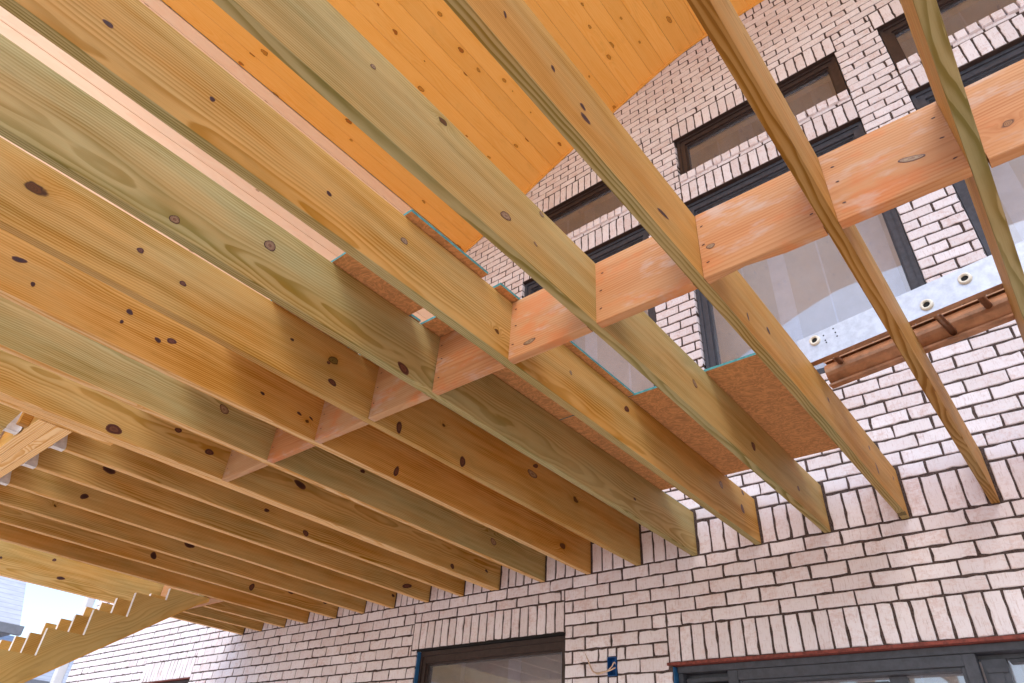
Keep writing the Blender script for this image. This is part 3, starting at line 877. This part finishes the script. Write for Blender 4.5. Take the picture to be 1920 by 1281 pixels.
# sills: sloping rowlock course under the upper windows
def sill(x0, x1, ztop):
    global bb
    keep = bb; bb = MB()
    num = round((x1 - x0) / PS); w = (x1 - x0) / num
    for i in range(num):
        brick(x0 + i * w + G / 2, x0 + (i + 1) * w - G / 2, ztop - .088, ztop - .006, rnd.random(), proud=.022, depth=.12)
    s = bb; bb = keep
    return s
# mortar bed
mm = MB()
holes = [r for r in rects if r not in jh]
zs = sorted({ZW0, ZW1} | {v for r in holes for v in (r[2], r[3]) if ZW0 < v < ZW1})
for a, b in zip(zs, zs[1:]):
    if b - a < 1e-4: continue
    mid = (a + b) / 2
    iv = sorted([(r[0], r[1]) for r in holes if r[2] < mid < r[3]])
    x = XW0
    for (p, q) in iv:
        if p > x: mm.box(x + .0, p - .006, .0052, .13, a, b)
        x = max(x, q + .006)
    if x < XW1: mm.box(x, XW1, .0052, .13, a, b)
hb(mm, 'mortar', M['mortar'])

# windows
def window(name, x0, x1, z0, z1, fm, ft, fs, label=None, sill_z=None, mull=None, bottom=.06, yf=.045):
    gl = MB().box(x0 + fs * .6, x1 - fs * .6, yf + .040, yf + .046, z0 + bottom * .6, z1 - ft * .6)
    w = hb(gl, 'window', M['glass'])
    if label: w['label'] = label
    def ch(mb, nm, mt):
        o = mb.build(nm, M[mt]); o.parent = w
        o.location = (0, 0, 0)
        return o
    f = MB()
    f.box(x0 + .002, x0 + fs, yf, yf + .08, z0, z1)
    f.box(x1 - fs, x1 - .002, yf, yf + .08, z0, z1)
    f.box(x0 + fs, x1 - fs, yf + .001, yf + .08, z1 - ft, z1 - .002)
    f.box(x0 + fs, x1 - fs, yf + .001, yf + .08, z0, z0 + bottom)
    # stepped inner bead
    b_ = .014
    f.box(x0 + fs, x0 + fs + b_, yf + .018, yf + .07, z0 + bottom, z1 - ft)
    f.box(x1 - fs - b_, x1 - fs, yf + .018, yf + .07, z0 + bottom, z1 - ft)
    f.box(x0 + fs + b_, x1 - fs - b_, yf + .019, yf + .07, z1 - ft - b_, z1 - ft)
    f.box(x0 + fs + b_, x1 - fs - b_, yf + .019, yf + .07, z0 + bottom, z0 + bottom + b_)
    # outer lip
    f.box(x0 + .003, x1 - .003, yf - .012, yf + .0005, z1 - ft * .42, z1 - .004)
    f.box(x0 + .003, x0 + fs * .4, yf - .012, yf + .0005, z0 + .004, z1 - ft * .42 - .001)
    f.box(x1 - fs * .4, x1 - .003, yf - .012, yf + .0005, z0 + .004, z1 - ft * .42 - .001)
    if mull:
        for mx in mull: f.box(mx - .03, mx + .03, yf + .01, yf + .075, z0 + bottom, z1 - ft)
    ch(f, 'frame', fm)
    if sill_z:
        s = sill(x0 + .004, x1 - .004, sill_z)
        ch(s, 'sill', 'brick')
        # dark angle iron above the lower lintel
    return w
for i, (a, b) in enumerate(WA):
    window('w', a, b, 3.385, 3.93, 'frame_brown', .075, .075, sill_z=3.395, bottom=.05)
    window('w', a, b, 1.0, 3.046, 'frame_slate', .085, .075)
    an = MB().box(a + .001, b - .001, -.004, .1, 3.040, 3.0505); hb(an, 'lintel_angle', M['frame_brown'])
    an = MB().box(a - .018, b + .018, -.001, .1, 3.922, 3.9295); hb(an, 'lintel_angle', M['frame_brown'])
    g2 = MB().box(a + .001, b - .001, .012, .12, 3.276, 3.34); hb(g2, 'mortar', M['mortar'])
window('w', -4.095, -2.663, -1.75, -.366, 'frame_brown', .085, .055, bottom=.06, yf=.055)
window('w', -8.795, -7.683, -1.75, -.370, 'frame_brown', .07, .055, bottom=.06)
fl = MB().box(-4.118, -4.094, .012, .10, -1.75, -.372); hb(fl, 'jamb_flashing', M['blue'])
fl = MB().box(-1.892, -1.868, .010, .10, GZ, -.622); hb(fl, 'jamb_flashing', M['blue'])
an = MB().box(-4.13, -2.668, -.002, .09, -.3655, -.3595); hb(an, 'lintel_angle', M['black'])
an = MB().box(-8.83, -7.668, -.003, .09, -.3695, -.3635); hb(an, 'lintel_angle', M['rust'])
an = MB().box(-1.905, 2.44, -.006, .11, -.6165, -.6005); hb(an, 'lintel_angle', M['rust'])

# sliding door
dy = .06
dm = MB().box(-1.50, -.40, dy + .06, dy + .066, -2.9, -.70).box(-.24, 1.3, dy + .09, dy + .096, -2.9, -.66)
door = hb(dm, 'door', M['glass'])
f = MB()
f.box(-1.865, 2.39, dy - .02, dy + .12, -.652, -.6175)           # head
f.box(-1.865, 2.39, dy + .055, dy + .10, -.672, -.6525)
f.box(-1.865, -1.835, dy - .01, dy + .12, GZ + .02, -.653)
# narrow louvred pocket on the left
for i in range(3):
    f.box(-1.83, -1.565, dy + .02 + .01 * (i % 2), dy + .05, -.700 - i * .036, -.676 - i * .036)
f.box(-1.834, -1.56, dy + .07, dy + .1, GZ + .02, -.673)
# first sash with double moulding
f.box(-1.56, -1.50, dy - .012, dy + .05, GZ + .02, -.6535)
f.box(-1.50, -.40, dy - .012, dy + .05, -.705, -.6535)
f.box(-.40, -.345, dy - .012, dy + .05, GZ + .02, -.6535)
f.box(-1.50, -1.482, dy + .0, dy + .06, GZ + .02, -.705); f.box(-.418, -.40, dy + .0, dy + .06, GZ + .02, -.705)
f.box(-1.482, -.418, dy + .001, dy + .06, -.722, -.7055)
f.box(-.745, -.665, dy + .04, dy + .09, GZ + .02, -.7225)
f.box(-1.47, -.75, dy + .045, dy + .08, -.775, -.7405)
# second sash
f.box(-.335, -.235, dy + .03, dy + .10, GZ + .02, -.675)
f.box(-.322, -.26, dy + .022, dy + .035, GZ + .02, -.735); f.box(-.322, -.24, dy + .018, dy + .035, -.735, -.712)
f.box(-.225, 1.3, dy + .06, dy + .11, -.69, -.6735)
fo = f.build('frame', M['frame_slate'], door, bevel=.0025)
hdl = MB().box(-.46, -.425, dy - .03, dy + .0, -2.1, -1.85); ho = hdl.build('handle', M['black'], door)

# interior behind the windows
it = MB()
it.box(-10.9, 3.5, .35, 6.2, 5.2, 5.25)
it.box(-10.9, 3.5, .135, 6.2, .05, .33)
it.box(-5.5, 3.5, .62, .70, .33, 4.405); it.box(-10.9, 3.5, .8, .9, GZ, .05)
it.box(-10.95, -10.9, .135, 6.2, GZ, 5.25); it.box(3.5, 3.55, .135, 6.2, GZ, 5.25)
it.box(-5.6, -5.5, .135, 6.2, .33, 5.2)
it.box(-10.9, 3.5, 6.2, 14, .05, .33)  # unseen slab past the open back, added to bounce daylight onto the ceiling
for x in (-10.9, -8.6, -6.2, -4.2, -2.2, -.1, 1.6, 3.0):
    it.box(x, x + .25, 6.2, 6.3, GZ, 4.7)
hb(it, 'interior', M['drywall'])
tp = MB()
for x in (-9.6, -8.4, -7.2, -6.0, -4.8, -3.55, -3.0, -2.1, -1.2, -.6, -.1, .7, 1.4):
    tp.box(x, x + .10, .36, 6.1, 5.196, 5.1995)
    tp.box(x, x + .012, .36, 6.1, -.3045, -.3005)
for xx, ww in ((-5.1, .04), (-4.25, .05), (-3.7, .14), (-3.15, .03), (-2.9, .14), (-2.42, .02), (-2.1, .05), (-1.72, .16), (-1.25, .015), (-1.02, .14), (-.62, .012), (-.30, .17), (.12, .04), (.6, .14), (.95, .012), (1.3, .14)):
    tp.box(xx, xx + ww, .6165, .6195, .4, 4.40)
    if xx > -4.5: tp.box(xx - .12, xx - .12 + ww, .7965, .7995, GZ, .04)
bd = MB().box(-5.5, 3.5, .56, .70, 4.41, 5.19); hb(bd, 'ceiling_bulkhead', M['beige'])
hb(tp, 'joint_tape', M['tape'])
# left return wall and back walls
sw = MB().box(XW0, XW0 + .09, .131, 6.4, GZ, ZW1).box(XW1 - .05, XW1, .131, 6.4, GZ, ZW1).box(XW0, XW1, .131, 6.4, ZW1, ZW1 + .05)
hb(sw, 'side_wall', M['plain_brick'])

# electrical box and its wire
eb = empty('electrical_box', (-2.29, 0, -.595), 'blue plastic electrical box set in the brickwork, with loose wire', 'electrical box')
b = MB()
b.box(-.029, .029, .045, .05, -.052, .052); b.box(-.031, -.028, -.004, .05, -.054, .054); b.box(.028, .031, -.004, .05, -.054, .054)
b.box(-.028, .028, -.004, .05, .051, .054); b.box(-.028, .028, -.004, .05, -.054, -.051)
b.build('box', M['blue_box'], eb)
w = MB()
pts = [(.024, .03, .0), (.022, -.01, -.012), (.0, -.022, -.025), (-.045, -.03, -.034), (-.095, -.026, -.036), (-.122, -.03, -.026), (-.140, -.03, .0), (-.160, -.028, .04), (-.185, -.024, .082)]
def smooth_pts(p, n=5):
    out = []
    for i in range(len(p) - 1):
        a = Vector(p[max(0, i - 1)]); b_ = Vector(p[i]); c = Vector(p[i + 1]); d = Vector(p[min(len(p) - 1, i + 2)])
        for k in range(n):
            t = k / n
            out.append(tuple(.5 * ((2 * b_) + (c - a) * t + (2 * a - 5 * b_ + 4 * c - d) * t * t + (3 * b_ - a - 3 * c + d) * t ** 3)))
    out.append(tuple(p[-1])); return out
sp = smooth_pts(pts)
w.tube(sp, [.0045] * (len(sp) - 6) + [.004, .0036, .003, .0024, .0018, .001], 8)
sp2 = smooth_pts([(.02, .03, -.01), (.026, -.012, .02), (.012, -.024, -.006), (-.03, -.022, -.030), (-.08, -.036, -.044), (-.105, -.036, -.034)])
w.tube(sp2, .0036, 8)
w.build('wire', M['wire'], eb, smooth=True)

# ------------------------------------------------------------------ porch ceiling
pc = empty('porch_ceiling', (-.5, -3, 5.24), 'high arched porch ceiling of orange varnished tongue and groove pine boards', 'ceiling')
YS = -4.55
cm = MB()
# arc-length parameterised boards
def arc_pts():
    res = [Vector(ARCH[0])]
    for (a, b) in zip(ARCH, ARCH[1:]):
        res.append(Vector(b))
    return res
ap = arc_pts()
seglen = [0]
for a, b in zip(ap, ap[1:]): seglen.append(seglen[-1] + (b - a).length)
def at_len(s):
    for i in range(len(ap) - 1):
        if s <= seglen[i + 1] or i == len(ap) - 2:
            t = (s - seglen[i]) / (seglen[i + 1] - seglen[i]); return ap[i] + (ap[i + 1] - ap[i]) * t
s = 0; BW = .157
while s < seglen[-1] - .01:
    a = at_len(s + .0005); b = at_len(min(s + BW - .0005, seglen[-1])); 
    d = (b - a).normalized(); nn = Vector((-d.y, d.x))
    tone = rnd.random()
    c_ = .0036
    a1 = a + d * c_; b1 = b - d * c_
    poly = [tuple(a + nn * c_ * .8), tuple(a1), tuple(b1), tuple(b + nn * c_ * .8), tuple(b + nn * .018), tuple(a + nn * .018)]
    # butt joints somewhere along the run
    cut = rnd.uniform(YS + .6, -.6)
    cm.prism(poly, 1, YS, -.004, 0, tone)
    s += BW
cm.build('boards', M['soffit'], pc).location = (.5, 3, -5.24)
tr = MB()
for (a, b) in zip(ap, ap[1:]):
    d = (b - a).normalized(); nn = Vector((-d.y, d.x))
    tr.prism([tuple(a - nn * .022), tuple(b - nn * .022), tuple(b - nn * .001), tuple(a - nn * .001)], 1, -.022, -.0035, 0, .3)
tr.build('trim_strip', M['soffit'], pc).location = (.5, 3, -5.24)
dk = MB()
for (a, b) in zip(ap, ap[1:]):
    d = (b - a).normalized(); nn = Vector((-d.y, d.x))
    dk.prism([tuple(a + nn * .022), tuple(b + nn * .022), tuple(b + nn * .16), tuple(a + nn * .16)], 1, YS, .0, 0, .3)
dk.build('roof_deck', M['roof_dark'], pc).location = (.5, 3, -5.24)
# side beam clad in the same boards, coloured paler for the sky light
sb = empty('porch_side_beam', (-4.3, -3, 2.5), 'deep side beam of the porch clad in pine boards coloured pale as sky-lit', 'beam')
bm_ = MB()
zz = 4.0
while zz > 1.75:
    tone = rnd.random()
    z1 = zz - .0012; z0 = zz - BW + .0012
    poly = [(-4.187, z0), (-4.183, z0 + .004), (-4.183, z1 - .004), (-4.187, z1), (-4.2, z1), (-4.2, z0)]
    cut = rnd.uniform(YS + .6, -.6)
    bm_.prism(poly, 1, YS, -.004, 0, tone)
    zz -= BW
o = bm_.build('cladding', M['sky_lit_pine'], sb); o.location = (4.3, 3, -2.5)
o = MB().box(-4.6, -4.201, YS, -.004, 1.74, 4.15).build('core', M['white_paint'], sb); o.location = (4.3, 3, -2.5)
o = MB().box(-4.205, -4.16, -.022, -.0035, 1.74, 3.985, 0, .3).build('trim_strip', M['soffit'], sb); o.location = (4.3, 3, -2.5)

# ------------------------------------------------------------------ ground, neighbours
g = MB().box(-150, 150, -150, 150, -.2, 0).build('ground', M['tan_ground'], None, (0, 0, GZ)); tag(g, 'bare tan ground', None, None, 'structure')
nb = empty('neighbour_house', (-14, -4, GZ), 'neighbouring house with a steep pale shingle roof and grey gutter, at the far left', 'house')
m = MB().box(-9, -.45, -6, 3.6, 0, 3.75); m.build('wall', M['siding'], nb)
m = MB().prism([(0, 3.81), (-4.7, 8.8), (-9.6, 3.81), (-9.6, 3.7), (0, 3.7)], 1, -6.4, 3.93); m.build('roof', M['shingle'], nb)
m = MB().box(0, .13, -6.4, 3.97, 3.66, 3.80); m.box(-.45, 0, -6.3, 3.85, 3.655, 3.695); m.build('gutter', M['gutter'], nb)
for yy in (-3.2, -.4, 2.0):
    m = MB().box(-.448, -.42, yy, yy + .9, 1.6, 3.0); wn = m.build('window', M['frame_slate'], nb)
    MB().box(-.42, -.405, yy + .06, yy + .84, 1.66, 2.94).build('pane', M['glass'], wn)
nb2 = empty('neighbour_garage', (-14.3, 2.2, GZ), 'low pale neighbouring building with a grey eave line, behind the bottom of the stair', 'building')
m = MB().box(-7, -.35, -1.8, 7, 0, 2.95); m.build('wall', M['white_paint'], nb2)
m = MB().prism([(0, 3.12), (-3.6, 4.2), (-7.3, 3.12), (-7.3, 3.0), (0, 3.0)], 1, -2.1, 7.3); m.build('roof', M['shingle'], nb2)
m = MB().box(-.02, .1, -2.1, 7.3, 2.98, 3.1); m.build('gutter', M['gutter'], nb2)
m = MB().box(-.349, -.33, -.9, -.2, 1.9, 2.8); m.build('window', M['frame_slate'], nb2)
po = empty('white_post', (-13.8, .76, GZ), 'tall white square post rising behind the stair stringers', 'post')
MB().box(-.07, .07, -.07, .07, 0, 6.2).build('shaft', M['white_paint'], po, bevel=.01)
MB().box(-.10, .10, -.10, .10, 6.2, 6.26).build('cap', M['white_paint'], po, bevel=.01)

# ------------------------------------------------------------------ camera
cam = bpy.data.cameras.new('camera'); co = bpy.data.objects.new('camera', cam); col.objects.link(co)
cam.sensor_width = 36; cam.lens = 1246.99 / 1920 * 36; cam.clip_end = 500; cam.clip_start = .05
right = Vector((.7690058, .63643506, .05983727)); up = Vector((.33530969, -.48130053, .80988716)); back = Vector((.5442403, -.6027439, -.58352574))
mt = Matrix((right, up, back)).transposed().to_4x4(); mt.translation = Vector((.1711554, -3.87854243, -1.41248902))
co.matrix_world = mt
sc.camera = co

# ------------------------------------------------------------------ light
SUN_EL, SUN_AZ = 50, 152      # azimuth measured clockwise from +Y
w = bpy.data.worlds.new('World'); sc.world = w; w.use_nodes = True
nt = w.node_tree; nt.nodes.clear()
sky = nt.nodes.new('ShaderNodeTexSky'); sky.sky_type = 'NISHITA'; sky.sun_disc = False
sky.sun_elevation = R(SUN_EL); sky.sun_rotation = R(SUN_AZ); sky.dust_density = 1.6; sky.air_density = 1.0; sky.ozone_density = 1.0
bg = nt.nodes.new('ShaderNodeBackground'); bg.inputs[1].default_value = .15
ou = nt.nodes.new('ShaderNodeOutputWorld'); nt.links.new(sky.outputs[0], bg.inputs[0]); nt.links.new(bg.outputs[0], ou.inputs[0])
sl_ = bpy.data.lights.new('sun', 'SUN'); sl_.energy = .5; sl_.angle = R(25); sl_.color = (1, .96, .9)
so = bpy.data.objects.new('sun', sl_); col.objects.link(so)
az, el = R(SUN_AZ), R(SUN_EL)
d = Vector((math.sin(az) * math.cos(el), math.cos(az) * math.cos(el), math.sin(el)))
so.rotation_euler = d.to_track_quat('Z', 'Y').to_euler()
sc.view_settings.view_transform = 'Standard'; sc.view_settings.look = 'None'
sc.view_settings.exposure = 1.3; sc.view_settings.gamma = 1
sc.cycles.sample_clamp_indirect = 4
sc.cycles.max_bounces = 7; sc.cycles.diffuse_bounces = 5
